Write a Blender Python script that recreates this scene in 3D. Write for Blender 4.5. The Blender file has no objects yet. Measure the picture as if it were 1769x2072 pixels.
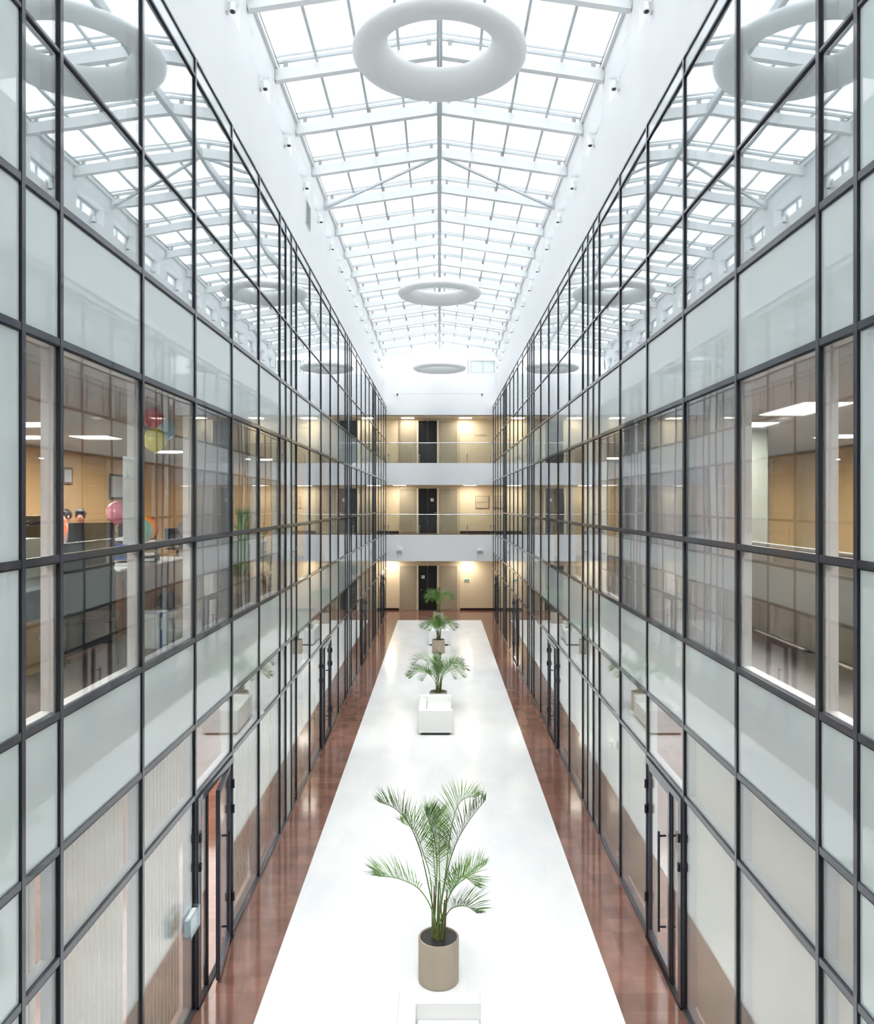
import bpy, bmesh, math, random
from mathutils import Vector, Matrix
R = math.radians
sc = bpy.context.scene
COL = sc.collection
F = 1600.0
W = 2.5        # half width of the atrium between the glass walls
XU = 2.69      # half width above the glass walls
YE = 37.2      # front of the end balconies
YW = 38.6      # end wall
CZ = 5.2       # eye height

# ---------------------------------------------------------------- materials
def new_mat(name):
    m = bpy.data.materials.new(name); m.use_nodes = True
    return m, m.node_tree, m.node_tree.nodes['Principled BSDF']
def lin(c):
    return tuple(((v/255)/12.92 if v/255 <= .04045 else ((v/255+.055)/1.055)**2.4) for v in c) + (1,)
def pbr(name, rgb, rough=.5, metal=0, noise=0, nscale=8, bump=0, spec=.5, coat=0, ior=None, stretch=None):
    m, t, b = new_mat(name)
    c = lin(rgb)
    b.inputs['Base Color'].default_value = c
    b.inputs['Roughness'].default_value = rough
    b.inputs['Metallic'].default_value = metal
    b.inputs['Specular IOR Level'].default_value = spec
    if coat: b.inputs['Coat Weight'].default_value = coat
    if ior: b.inputs['IOR'].default_value = ior
    if noise or bump:
        tc = t.nodes.new('ShaderNodeTexCoord'); n = t.nodes.new('ShaderNodeTexNoise')
        n.inputs['Scale'].default_value = nscale; n.inputs['Detail'].default_value = 3
        if stretch:
            mp = t.nodes.new('ShaderNodeMapping'); mp.inputs['Scale'].default_value = stretch
            t.links.new(tc.outputs['Object'], mp.inputs['Vector']); t.links.new(mp.outputs[0], n.inputs['Vector'])
        else: t.links.new(tc.outputs['Object'], n.inputs['Vector'])
        if noise:
            r = t.nodes.new('ShaderNodeValToRGB')
            r.color_ramp.elements[0].position = .3; r.color_ramp.elements[1].position = .7
            r.color_ramp.elements[0].color = tuple(v*(1-noise) for v in c[:3])+(1,)
            r.color_ramp.elements[1].color = tuple(min(1, v*(1+noise)) for v in c[:3])+(1,)
            t.links.new(n.outputs['Fac'], r.inputs[0]); t.links.new(r.outputs[0], b.inputs['Base Color'])
        if bump:
            bp = t.nodes.new('ShaderNodeBump'); bp.inputs['Strength'].default_value = bump; bp.inputs['Distance'].default_value = .01
            t.links.new(n.outputs['Fac'], bp.inputs['Height']); t.links.new(bp.outputs[0], b.inputs['Normal'])
    return m
def emis(name, rgb, s):
    m, t, b = new_mat(name)
    b.inputs['Base Color'].default_value = lin(rgb)
    b.inputs['Emission Color'].default_value = lin(rgb); b.inputs['Emission Strength'].default_value = s
    return m
def glass(name, tint, r0, wav=0., rough=0., power=5):
    """thin glazing: what is not mirrored (Schlick) passes straight through, tinted"""
    m = bpy.data.materials.new(name); m.use_nodes = True; t = m.node_tree; t.nodes.clear()
    N = t.nodes.new; L = t.links.new
    out = N('ShaderNodeOutputMaterial'); mix = N('ShaderNodeMixShader'); tr = N('ShaderNodeBsdfTransparent'); gl = N('ShaderNodeBsdfGlossy')
    gl.inputs['Roughness'].default_value = rough; gl.inputs['Color'].default_value = (.97, .985, 1, 1)
    tr.inputs['Color'].default_value = tuple(tint)+(1,)
    g = N('ShaderNodeNewGeometry'); d = N('ShaderNodeVectorMath'); d.operation = 'DOT_PRODUCT'
    L(g.outputs['Incoming'], d.inputs[0]); L(g.outputs['Normal'], d.inputs[1])
    a = N('ShaderNodeMath'); a.operation = 'ABSOLUTE'; L(d.outputs['Value'], a.inputs[0])
    s = N('ShaderNodeMath'); s.operation = 'SUBTRACT'; s.inputs[0].default_value = 1; L(a.outputs[0], s.inputs[1])
    p = N('ShaderNodeMath'); p.operation = 'POWER'; L(s.outputs[0], p.inputs[0]); p.inputs[1].default_value = power
    q = N('ShaderNodeMath'); q.operation = 'MULTIPLY_ADD'; L(p.outputs[0], q.inputs[0]); q.inputs[1].default_value = 1-r0; q.inputs[2].default_value = r0
    q.use_clamp = True
    L(q.outputs[0], mix.inputs[0]); L(tr.outputs[0], mix.inputs[1]); L(gl.outputs[0], mix.inputs[2]); L(mix.outputs[0], out.inputs[0])
    if wav:
        n = N('ShaderNodeTexNoise'); n.inputs['Scale'].default_value = .9; n.inputs['Detail'].default_value = 0
        L(g.outputs['Position'], n.inputs['Vector'])
        b = N('ShaderNodeBump'); b.inputs['Strength'].default_value = 1; b.inputs['Distance'].default_value = wav
        L(n.outputs['Fac'], b.inputs['Height']); L(b.outputs[0], gl.inputs['Normal'])
    return m
M = {}
M['white'] = pbr('white_plaster', (236, 237, 240), .6, noise=.015, nscale=3)
M['upper_white'] = pbr('white_painted_plaster', (240, 241, 243), .55, noise=.01, nscale=2)
M['fascia'] = pbr('white_fascia_paint', (240, 241, 244), .45)
M['steel_white'] = pbr('white_painted_steel', (222, 225, 227), .4)
M['steel_pale'] = pbr('pale_grey_steel', (186, 192, 196), .4)
M['ring'] = pbr('white_moulded_plastic', (235, 235, 234), .5)
M['frame'] = pbr('slate_grey_aluminium', (60, 64, 77), .3, metal=.3, coat=.7)
M['gasket'] = pbr('black_gasket', (20, 21, 28), .6)
M['lining'] = pbr('white_powder_coated_lining', (222, 220, 222), .45)
M['glass'] = glass('atrium_glass', (.92, .95, .95), .035, wav=.0018, power=4.0)
M['glass_up'] = glass('coated_upper_glass', (.92, .95, .95), .16, wav=.0022, power=3.0)
M['roofglass'] = glass('roof_glass', (.95, .97, .98), .04)
M['railglass'] = glass('railing_glass', (.93, .965, .95), .02)
M['spandrel'] = pbr('pale_back_painted_glass', (226, 237, 238), .03, noise=.01, nscale=.4, ior=1.6, coat=.3)
M['strip'] = pbr('pale_top_panel', (226, 232, 238), .12, ior=1.6)
M['cream'] = pbr('cream_wall_paint', (246, 228, 194), .55)
M['peach'] = pbr('peach_wall_paint', (226, 186, 132), .6, noise=.03, nscale=1)
M['tan'] = pbr('tan_wall_paint', (214, 184, 136), .6, noise=.04, nscale=1.2, stretch=(1, 3, .2))
M['ceil'] = pbr('grey_ceiling_board', (176, 168, 162), .8)
M['ceil_cream'] = pbr('corridor_ceiling_paint', (236, 228, 205), .6)
M['carpet'] = pbr('dark_brown_carpet', (78, 62, 57), .5, noise=.12, nscale=6)
M['dark'] = pbr('dark_green_black_panel', (38, 44, 45), .4)
M['olive'] = pbr('olive_grey_panel', (118, 108, 88), .45)
M['column'] = pbr('grey_green_paint', (140, 144, 134), .5)
M['black'] = pbr('black_plastic', (18, 18, 20), .4)
M['blackwood'] = pbr('near_black_door_leaf', (13, 9, 9), .45)
M['baseb'] = pbr('dark_brown_skirting', (38, 18, 14), .4)
M['wood'] = pbr('reddish_brown_wood', (132, 84, 58), .4, noise=.15, nscale=3, stretch=(1, 1, 12))
M['lightwood'] = pbr('light_beech_wood', (186, 146, 96), .45, noise=.1, nscale=3, stretch=(1, 1, 10))
M['frost'] = pbr('frosted_panel', (184, 172, 148), .25)
M['beigeframe'] = pbr('beige_door_surround', (224, 207, 176), .4)
M['jamb'] = pbr('cream_jamb', (250, 236, 208), .4)
def fabric(name, rgb, tr=.35):
    m = bpy.data.materials.new(name); m.use_nodes = True; t = m.node_tree; t.nodes.clear(); N = t.nodes.new; L = t.links.new
    o = N('ShaderNodeOutputMaterial'); mx = N('ShaderNodeMixShader'); d = N('ShaderNodeBsdfDiffuse'); b = N('ShaderNodeBsdfTranslucent')
    d.inputs[0].default_value = lin(rgb); b.inputs[0].default_value = lin(rgb); mx.inputs[0].default_value = tr
    L(d.outputs[0], mx.inputs[1]); L(b.outputs[0], mx.inputs[2]); L(mx.outputs[0], o.inputs[0]); return m
M['paper_sheet'] = fabric('taped_white_paper', (250, 250, 250), .45)
M['ring'] = fabric('white_translucent_plastic', (240, 241, 241), .24)
M['blind_cream'] = fabric('cream_fabric_slat', (238, 230, 220))
M['blind_pale'] = fabric('pale_grey_roller_fabric', (248, 250, 251))
M['palecab'] = pbr('pale_grey_green_paint', (206, 212, 200), .5)
M['blind_lilac'] = fabric('lilac_grey_fabric', (240, 234, 236), .3)
M['sofa'] = pbr('white_leather', (238, 238, 236), .42, bump=.05, nscale=60)
M['sofabase'] = pbr('black_plinth', (14, 12, 12), .5)
M['pot'] = pbr('beige_stone_pot', (178, 164, 146), .45, noise=.04, nscale=4, stretch=(1, 1, .2))
M['potin'] = pbr('dark_pot_liner', (46, 44, 42), .5)
M['soil'] = pbr('dark_soil', (34, 20, 16), .95, noise=.4, nscale=40, bump=.6)
M['stem'] = pbr('palm_stem', (112, 104, 66), .6, noise=.25, nscale=18, stretch=(1, 1, 4))
M['leaf'] = pbr('palm_leaf', (98, 142, 52), .45, noise=.25, nscale=5)
M['leafdark'] = pbr('dark_leaf', (66, 100, 42), .45, noise=.3, nscale=7)
M['handle'] = pbr('gunmetal_handle', (44, 46, 52), .3, metal=.6)
M['chrome'] = pbr('brushed_chrome', (200, 204, 210), .25, metal=.8)
M['sign_w'] = pbr('white_sign', (245, 245, 245), .4)
M['sign_g'] = emis('lit_green_sign', (30, 120, 60), .5)
M['paper'] = pbr('white_paper', (236, 240, 240), .6)
M['paperink'] = pbr('pale_grey_ink', (208, 214, 216), .6)
M['bluebinder'] = pbr('blue_binder_card', (52, 84, 150), .4)
M['navy'] = pbr('navy_fabric', (44, 40, 70), .7)
M['skin'] = pbr('skin', (214, 150, 122), .5)
M['hair'] = pbr('dark_hair', (26, 20, 20), .6)
M['shirt_grey'] = pbr('grey_knit', (96, 86, 92), .8)
M['shirt_orange'] = pbr('rust_orange_cloth', (190, 100, 60), .8)
M['trouser'] = pbr('dark_trousers', (30, 30, 38), .8)
M['screen'] = pbr('dark_screen', (16, 18, 22), .15)
M['vent'] = pbr('grey_vent', (150, 152, 152), .5)
M['clear'] = glass('clear_acrylic', (.88, .93, .96), .08)
M['lamp'] = emis('lit_lamp_panel', (255, 240, 222), 7)
M['lampw'] = emis('lit_corridor_panel', (255, 244, 222), 6)
M['lampspot'] = emis('lit_small_lamp', (255, 236, 200), 6)
def balloon_mat(n, c):
    m = pbr(n, c, .22, coat=.3); m.node_tree.nodes['Principled BSDF'].inputs['Subsurface Weight'].default_value = .15
    return m
for n, c in (('red', (206, 60, 80)), ('yellow', (226, 218, 70)), ('blue', (150, 214, 250)), ('pink', (232, 150, 176)), ('orange', (250, 150, 44)), ('teal', (110, 200, 190))):
    M['b_'+n] = balloon_mat(n+'_rubber', c)
# polished marble strip
def marble():
    m, t, b = new_mat('white_polished_marble'); N = t.nodes.new; L = t.links.new
    tc = N('ShaderNodeTexCoord'); n = N('ShaderNodeTexNoise'); n.inputs['Scale'].default_value = 2.2; n.inputs['Detail'].default_value = 6
    mp = N('ShaderNodeMapping'); mp.inputs['Scale'].default_value = (1, .4, 1)
    r = N('ShaderNodeValToRGB'); r.color_ramp.elements[0].position = .25; r.color_ramp.elements[1].position = .75
    r.color_ramp.elements[0].color = lin((230, 231, 232)); r.color_ramp.elements[1].color = lin((243, 243, 243))
    L(tc.outputs['Object'], mp.inputs[0]); L(mp.outputs[0], n.inputs['Vector']); L(n.outputs['Fac'], r.inputs[0])
    br = N('ShaderNodeTexBrick'); br.offset = .5; br.inputs['Scale'].default_value = 1
    br.inputs['Brick Width'].default_value = .6; br.inputs['Row Height'].default_value = .6; br.inputs['Mortar Size'].default_value = .0025
    br.inputs['Color1'].default_value = (1, 1, 1, 1); br.inputs['Color2'].default_value = (.975, .975, .975, 1); br.inputs['Mortar'].default_value = (.9, .9, .9, 1)
    L(tc.outputs['Object'], br.inputs['Vector'])
    mx = N('ShaderNodeMix'); mx.data_type = 'RGBA'; mx.blend_type = 'MULTIPLY'; mx.inputs[0].default_value = 1
    L(r.outputs[0], mx.inputs[6]); L(br.outputs['Color'], mx.inputs[7]); L(mx.outputs[2], b.inputs['Base Color'])
    b.inputs['Roughness'].default_value = .14; b.inputs['Specular IOR Level'].default_value = .3
    return m
def brown_tile():
    m, t, b = new_mat('polished_brown_granite_tile'); N = t.nodes.new; L = t.links.new
    tc = N('ShaderNodeTexCoord')
    br = N('ShaderNodeTexBrick'); br.offset = 0; br.inputs['Scale'].default_value = 1
    br.inputs['Brick Width'].default_value = .3; br.inputs['Row Height'].default_value = .3; br.inputs['Mortar Size'].default_value = .002
    br.inputs['Color1'].default_value = lin((138, 98, 84)); br.inputs['Color2'].default_value = lin((118, 82, 69)); br.inputs['Mortar'].default_value = lin((110, 77, 66))
    L(tc.outputs['Object'], br.inputs['Vector'])
    n = N('ShaderNodeTexNoise'); n.inputs['Scale'].default_value = 5; n.inputs['Detail'].default_value = 4; L(tc.outputs['Object'], n.inputs['Vector'])
    mx = N('ShaderNodeMix'); mx.data_type = 'RGBA'; mx.blend_type = 'OVERLAY'; mx.inputs[0].default_value = .35
    L(br.outputs['Color'], mx.inputs[6]); L(n.outputs['Fac'], mx.inputs[7]); L(mx.outputs[2], b.inputs['Base Color'])
    b.inputs['Roughness'].default_value = .1; b.inputs['Specular IOR Level'].default_value = .6
    return m
M['marble'] = marble(); M['brown'] = brown_tile()

# ---------------------------------------------------------------- mesh helpers
class MB:
    def __init__(s): s.v = []; s.f = []
    def box(s, x0, x1, y0, y1, z0, z1):
        if x0 > x1: x0, x1 = x1, x0
        b = len(s.v)
        s.v += [(x, y, z) for z in (z0, z1) for y in (y0, y1) for x in (x0, x1)]
        s.f += [tuple(b+i for i in q) for q in ((0, 2, 3, 1), (4, 5, 7, 6), (0, 1, 5, 4), (2, 6, 7, 3), (0, 4, 6, 2), (1, 3, 7, 5))]
        return s
    def quadbar(s, a, b, w, h):
        """rectangular bar from a to b, w wide (horizontal) and h tall"""
        a, b = Vector(a), Vector(b); d = (b-a).normalized()
        side = d.cross(Vector((0, 0, 1)))
        side = side.normalized() if side.length > 1e-4 else Vector((1, 0, 0))
        up = side.cross(d).normalized(); n = len(s.v)
        for p in (a, b):
            for su, sv in ((-1, -1), (1, -1), (1, 1), (-1, 1)): s.v.append(tuple(p+side*su*w/2+up*sv*h/2))
        s.f += [(n, n+1, n+2, n+3), (n+7, n+6, n+5, n+4)] + [(n+i, n+4+i, n+4+(i+1) % 4, n+(i+1) % 4) for i in range(4)]
        return s
    def tube(s, pts, r, seg=8):
        pts = [Vector(p) for p in pts]; n0 = len(s.v); k = len(pts)
        rr = r if isinstance(r, (list, tuple)) else [r]*k
        ref = Vector((0, 0, 1))
        for i, p in enumerate(pts):
            d = (pts[min(i+1, k-1)]-pts[max(i-1, 0)]).normalized()
            a = d.cross(ref if abs(d.z) < .95 else Vector((0, 1, 0))).normalized(); b = d.cross(a)
            for j in range(seg):
                t = 2*math.pi*j/seg; s.v.append(tuple(p+(a*math.cos(t)+b*math.sin(t))*rr[i]))
        for i in range(k-1):
            for j in range(seg):
                s.f.append((n0+i*seg+j, n0+i*seg+(j+1) % seg, n0+(i+1)*seg+(j+1) % seg, n0+(i+1)*seg+j))
        s.f.append(tuple(n0+j for j in reversed(range(seg)))); s.f.append(tuple(n0+(k-1)*seg+j for j in range(seg)))
        return s
    def lathe(s, prof, c=(0, 0, 0), seg=32, closed=False):
        n0 = len(s.v); k = len(prof)
        for r, z in prof:
            for j in range(seg):
                t = 2*math.pi*j/seg; s.v.append((c[0]+r*math.cos(t), c[1]+r*math.sin(t), c[2]+z))
        for i in range(k if closed else k-1):
            i2 = (i+1) % k
            for j in range(seg): s.f.append((n0+i*seg+j, n0+i*seg+(j+1) % seg, n0+i2*seg+(j+1) % seg, n0+i2*seg+j))
        if not closed:
            if prof[0][0] > 1e-5: s.f.append(tuple(n0+j for j in reversed(range(seg))))
            if prof[-1][0] > 1e-5: s.f.append(tuple(n0+(k-1)*seg+j for j in range(seg)))
        return s
    def ell(s, c, rx, ry, rz, seg=16, rings=10):
        n0 = len(s.v)
        for i in range(rings+1):
            a = math.pi*i/rings
            for j in range(seg):
                t = 2*math.pi*j/seg
                s.v.append((c[0]+rx*max(math.sin(a), 1e-4)*math.cos(t), c[1]+ry*max(math.sin(a), 1e-4)*math.sin(t), c[2]+rz*math.cos(a)))
        for i in range(rings):
            for j in range(seg): s.f.append((n0+i*seg+j, n0+(i+1)*seg+j, n0+(i+1)*seg+(j+1) % seg, n0+i*seg+(j+1) % seg))
        return s
    def mesh(s, name, mat, bevel=0, smooth=False):
        me = bpy.data.meshes.new(name); me.from_pydata(s.v, [], s.f)
        bm = bmesh.new(); bm.from_mesh(me)
        bmesh.ops.recalc_face_normals(bm, faces=bm.faces)
        if bevel: bmesh.ops.bevel(bm, geom=bm.edges[:], offset=bevel, segments=3, profile=.5, affect='EDGES')
        bm.to_mesh(me); bm.free()
        if smooth or bevel: me.polygons.foreach_set('use_smooth', [True]*len(me.polygons))
        if smooth or bevel:
            try: me.set_sharp_from_angle(angle=R(40))
            except Exception: pass
        me.materials.append(M[mat] if isinstance(mat, str) else mat)
        return me
    def build(s, name, mat, parent=None, loc=None, **k):
        return link(name, s.mesh(name, mat, **k), parent, loc)
def link(name, data, parent=None, loc=None, rotz=0):
    o = bpy.data.objects.new(name, data); COL.objects.link(o)
    if parent: o.parent = parent
    if loc: o.location = loc
    if rotz: o.rotation_euler.z = rotz
    return o
def structure(name, loc=(0, 0, 0)):
    o = link(name, None, None, loc); o['kind'] = 'structure'; return o
def thing(name, label, cat, loc=(0, 0, 0), rotz=0, group=None):
    o = link(name, None, None, loc, rotz); o['label'] = label; o['category'] = cat
    if group: o['group'] = group
    return o
def tag(o, label, cat, group=None):
    o['label'] = label; o['category'] = cat
    if group: o['group'] = group
    return o
def sbuild(mb, name, mat, **k):
    o = mb.build(name, mat, **k); o['kind'] = 'structure'; return o
def copy_tree(src, loc=None, rotz=None, label=None, parent=None):
    c = src.copy(); COL.objects.link(c); c.parent = parent
    if loc is not None: c.location = loc
    if rotz is not None: c.rotation_euler.z = rotz
    if label: c['label'] = label
    for ch in list(src.children): copy_tree(ch, parent=c)
    return c

# ---------------------------------------------------------------- floor
Y0 = -3.0
fl = structure('floor')
MB().box(-8, 8, Y0, YW+.2, -.15, 0).build('brown_tile_floor', 'brown', fl)
MB().box(-1.86, 1.86, Y0+.5, 35.25, .0005, .004).build('white_marble_inlay', 'marble', fl)

# ---------------------------------------------------------------- glass walls
ZR = [0, 2.2, 2.925, 3.81, 4.84, 6.26, 7.15, 8.17, 9.57, 9.76]
THIN = {8.17, 9.57, 9.76}
SPAN = {2, 5}
NW, WW = .4787, 1.4367
mod = 3.78
bays = []   # (y0, y1, kind, module, index)
bays.append((mod-WW, mod, 'wide', -1, 4))
k = 0
while mod < YE-.1:
    y = mod
    for i in range(3):
        bays.append((y, y+NW, 'narrow_mid' if i == 1 else 'narrow', k, i)); y += NW
    for i in range(5):
        bays.append((y, y+WW, 'wide', k, i)); y += WW
    mod = y; k += 1
bays = [b for b in bays if b[0] < YE-.15]
bays[-1] = (bays[-1][0], YE, bays[-1][2], bays[-1][3], bays[-1][4])
cache = {}
def cached(key, fn):
    if key not in cache: cache[key] = fn()
    return cache[key]
def pane_mesh(s, w, r, mat):
    z0, z1 = ZR[r], ZR[r+1]
    return MB().box(s*.008, s*.02, .022, w-.022, z0+.012, z1-.012).mesh('pane', mat)
def transom_mesh(s, w, z):
    h = .011 if z in THIN else .024
    m = MB().box(-s*.007, s*.018, .021, w-.021, z-h, z+h)
    return m.mesh('transom', 'frame')
def gasket_mesh(s, w):
    m = MB()
    for z in ZR[1:]:
        h = .011 if z in THIN else .024
        m.box(-s*.004, s*.018, .021, w-.021, z-h-.010, z-h)
    m.box(-s*.004, s*.016, -.0265, -.021, 0, 9.76)
    return m.mesh('gasket', 'gasket')
def mullion_mesh(s):
    return MB().box(-s*.010, s*.018, -.021, .021, 0, 9.76).mesh('mullion', 'frame')
def lining_mesh(s, w, door):
    m = MB().box(s*.032, s*.115, -.036, .036, .0, 9.7)
    for z in ZR[1:-1]:
        if z in (2.925, 7.15): continue
        m.box(s*.032, s*.115, .036, w-.036, z-.03, z+.012 if z not in (3.81,) else z+.03)
    if not door: m.box(s*.032, s*.10, .036, w-.036, 0, .07)
    return m.mesh('inner_lining', 'lining')
def slats_mesh(s, w, z0, z1, mat, pitch=.09, off=.15):
    m = MB(); n = max(2, round((w-.07)/pitch))
    for i in range(n):
        y = .035+(i+.5)*(w-.07)/n; dx, dy = s*math.sin(R(5))*pitch*.56, math.cos(R(5))*pitch*.56
        a = Vector((s*off-dx, y-dy, 0)); b = Vector((s*off+dx, y+dy, 0)); t = Vector((dy, -dx, 0)).normalized()*.0012
        n0 = len(m.v)
        for z in (z0, z1): m.v += [(*(a-t).xy, z), (*(b-t).xy, z), (*(b+t).xy, z), (*(a+t).xy, z)]
        m.f += [(n0+3, n0+2, n0+1, n0), (n0+4, n0+5, n0+6, n0+7)]+[(n0+i2, n0+(i2+1) % 4, n0+4+(i2+1) % 4, n0+4+i2) for i2 in range(4)]
    m.box(s*(off-.03), s*(off+.03), .04, w-.04, z1, z1+.03)
    return m.mesh('vertical_blind', mat)
def roller_mesh(s, w, z0, z1, mat):
    m = MB().box(s*.120, s*.123, .001, w-.001, z0, z1).box(s*.118, s*.13, .001, w-.001, z0-.02, z0)
    m.box(s*.118, s*.15, .001, w-.001, z1, z1+.05)
    return m.mesh('roller_blind', mat)
wn = 0; dn = 0
for s in (-1, 1):
    for (y0, y1, kind, mod_, i) in bays:
        w = round(y1-y0, 4); wn += 1
        b = structure('window_%d' % wn, (s*W, y0, 0))
        door = kind == 'wide' and i == 2
        link('mullion', cached(('m', s), lambda: mullion_mesh(s)), b)
        for z in ZR[1:]:
            if door and z == 2.2 and False: continue
            link('transom', cached(('t', s, w, z), lambda: transom_mesh(s, w, z)), b)
        if not door: link('bottom_rail', cached(('br', s, w), lambda: MB().box(-s*.012, s*.03, .021, w-.021, 0, .045).mesh('bottom_rail', 'frame')), b)
        link('gasket', cached(('g', s, w), lambda: gasket_mesh(s, w)), b)
        link('inner_lining', cached(('l', s, w, door), lambda: lining_mesh(s, w, door)), b)
        for r in range(9):
            if door and r == 0: continue
            if r in SPAN or kind == 'narrow_mid': nm, mt = 'spandrel_panel', 'spandrel'
            elif r == 8: nm, mt = 'top_panel', 'strip'
            else: nm, mt = 'glass_pane', ('glass_up' if r >= 6 else 'glass')
            link(nm, cached(('p', s, w, r, mt), lambda: pane_mesh(s, w, r, mt)), b)
        if kind != 'narrow_mid':
            # blinds behind the glass
            if not door and s < 0: link('vertical_blind', cached(('vb', s, w), lambda: slats_mesh(s, w, .08, 2.85, 'blind_cream')), b)
            if not door and s > 0: link('roller_blind', cached(('vb', s, w), lambda: roller_mesh(s, w, .10, 2.83, 'blind_cream')), b)
            link('roller_blind', cached(('rb', s, w), lambda: roller_mesh(s, w, 7.16, 9.5, 'blind_pale')), b)
            if (s < 0 and mod_ == 0 and kind == 'wide' and i == 2) or (s > 0 and mod_ == 0 and kind == 'wide' and i in (1, 2, 3)) or (mod_ > 0 and (i+mod_) % 2 == 0 and kind == 'wide'):
                link('roller_blind', cached(('vl', s, w), lambda: roller_mesh(s, w, 3.86, 6.2, 'blind_lilac')), b)
        # doors in the third wide bay of each module
        if door and mod_ >= 0:
            dn += 1
            ang = R(7) if (s < 0 and mod_ == 0) else 0
            d = structure('door_%d' % dn, (s*W, y0, 0))
            MB().box(-s*.026, s*.05, .026, .12, 0, 2.17).box(-s*.026, s*.05, w-.06, w-.026, 0, 2.17).box(-s*.026, s*.05, .12, w-.06, 2.10, 2.17).build('door_frame', 'frame', d)
            MB().box(-s*.03, s*.03, .026, w-.026, 0, .02).build('threshold', 'gasket', d)
            sw = .30  # fixed side light next to the leaf
            MB().box(0, s*.04, .12+sw, .17+sw, .02, 2.10).build('centre_post', 'gasket', d)
            MB().box(s*.01, s*.022, .12, .12+sw, .02, 2.10).build('side_light', 'glass', d)
            lf = link('door_leaf', None, d, (0, w-.065, 0)); lf.rotation_euler.z = -s*ang if s > 0 else -ang
            lw = w-.065-(.17+sw)-.01
            # the leaf runs from its hinge (local y 0) towards the camera
            if s < 0: lf.rotation_euler.z = ang
            MB().box(-s*.01, s*.035, -lw, -lw+.06, .03, 2.09).box(-s*.01, s*.035, -.06, 0, .03, 2.09).box(-s*.01, s*.035, -lw+.06, -.06, .03, .13).box(-s*.01, s*.035, -lw+.06, -.06, 2.03, 2.09).build('stile_frame', 'frame', lf)
            MB().box(s*.01, s*.018, -lw+.06, -.06, .13, 2.03).build('door_glass', 'glass', lf)
            h = MB()
            for z in (.55, 1.55): h.tube([(-s*.01, -lw+.12, z), (-s*.09, -lw+.12, z)], .012)
            h.tube([(-s*.09, -lw+.12, .50), (-s*.09, -lw+.12, 1.60)], .014)
            h.build('pull_handle', 'handle', lf, smooth=True)
            hb = MB()
            for z in (.5, 1.55, 1.85): hb.tube([(-s*.03, -.0, z-.05), (-s*.03, -.0, z+.05)], .018, 10)
            hb.build('hinge', 'black', lf, smooth=True)
            for z in (1.45, 1.75): MB().box(-s*.045, -s*.02, .045, .085, z-.04, z+.04).build('lock_plate', 'black', d)
for s, nm in ((-1, 'left'), (1, 'right')):
    sbuild(MB().box(s*W, s*(W+.2), Y0, mod*0+bays[0][0], 0, 9.76), 'wall_'+nm, 'white')

# ---------------------------------------------------------------- upper walls and roof
beamY = [12.95+1.866*n for n in range(-8, 14)]
beamY = [y for y in beamY if y > Y0+.3]
ZE, ZRG = 12.10, 12.50
for s, nm in ((-1, 'wall_upper_left'), (1, 'wall_upper_right')):
    wl = structure(nm)
    m = MB().box(s*XU, s*(XU+.3), Y0, YE+.3, 9.76, 11.52).box(s*XU, s*(XU+.3), Y0, YE+.3, 11.93, 12.36)
    m.box(s*W, s*(XU+.3), Y0, YE, 9.775, 9.80)
    edges = [Y0]+beamY+[YE+.3]
    for a in range(len(edges)):
        y = edges[a]; lo, hi = y-.42, y+.12
        if a == 0: lo, hi = Y0, Y0+.2
        if a == len(edges)-1: lo, hi = YE, YE+.3
        m.box(s*XU, s*(XU+.3), lo, hi, 11.52, 11.93)
    m.build('plaster', 'upper_white', wl)
    MB().box(s*(XU-.05), s*XU, Y0, YE, 12.30, 12.40).build('eave_gutter', 'steel_white', wl)
    for a in range(1, len(edges)-2):
        ya, yb = edges[a]+.12, edges[a+1]-.42
        if yb-ya < .2: continue
        f = MB().box(s*(XU+.20), s*(XU+.24), ya, ya+.04, 11.52, 11.93).box(s*(XU+.20), s*(XU+.24), yb-.04, yb, 11.52, 11.93)
        f.box(s*(XU+.20), s*(XU+.24), ya, yb, 11.52, 11.56).box(s*(XU+.20), s*(XU+.24), ya, yb, 11.89, 11.93)
        f.box(s*(XU+.20), s*(XU+.24), (ya+yb)/2-.02, (ya+yb)/2+.02, 11.56, 11.89)
        fo = f.build('clerestory_frame', 'steel_pale', wl)
        MB().box(s*(XU+.215), s*(XU+.225), ya+.04, yb-.04, 11.56, 11.89).build('clerestory_glass', 'roofglass', fo)
rf = structure('ceiling')
def slope(x, z0=ZE, z1=ZRG): return z1-(z1-z0)*abs(x)/XU
bh, bw = .19, .12
bm_cache = MB()
for s in (-1, 1): bm_cache.quadbar((s*XU, 0, ZE+bh/2), (0, 0, ZRG+bh/2), bw, bh)
me_beam = bm_cache.mesh('roof_beam', 'steel_white')
ZG = .30   # glazing plane above the beam's underside
gb = MB()
for s in (-1, 1):
    gb.quadbar((s*XU, .0, ZE+ZG+.02), (0, .0, ZRG+ZG+.02), .05, .045)
    gb.quadbar((s*XU, -.16, ZE+ZG+.02), (0, -.16, ZRG+ZG+.02), .018, .03)
me_gb = gb.mesh('glazing_bar', 'steel_pale')
bk = MB()
for x in (.17, 1.32, 2.52):
    for s in (-1, 1):
        z = slope(x)+bh; bk.box(s*x-.035, s*x+.035, -.03, .03, z-.01, z+.12)
me_bk = bk.mesh('bracket', 'vent')
for y in beamY:
    yy = min(y, YE-.05)
    bo = link('roof_beam', me_beam, rf, (0, yy, 0))
    link('glazing_bar', me_gb, bo, (0, .0, 0)); link('bracket', me_bk, bo)
MB().quadbar((0, Y0, ZRG+.07), (0, YE, ZRG+.07), .09, .16).build('ridge_beam', 'steel_pale', rf)
ys = [Y0]+beamY+[YE]
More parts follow.
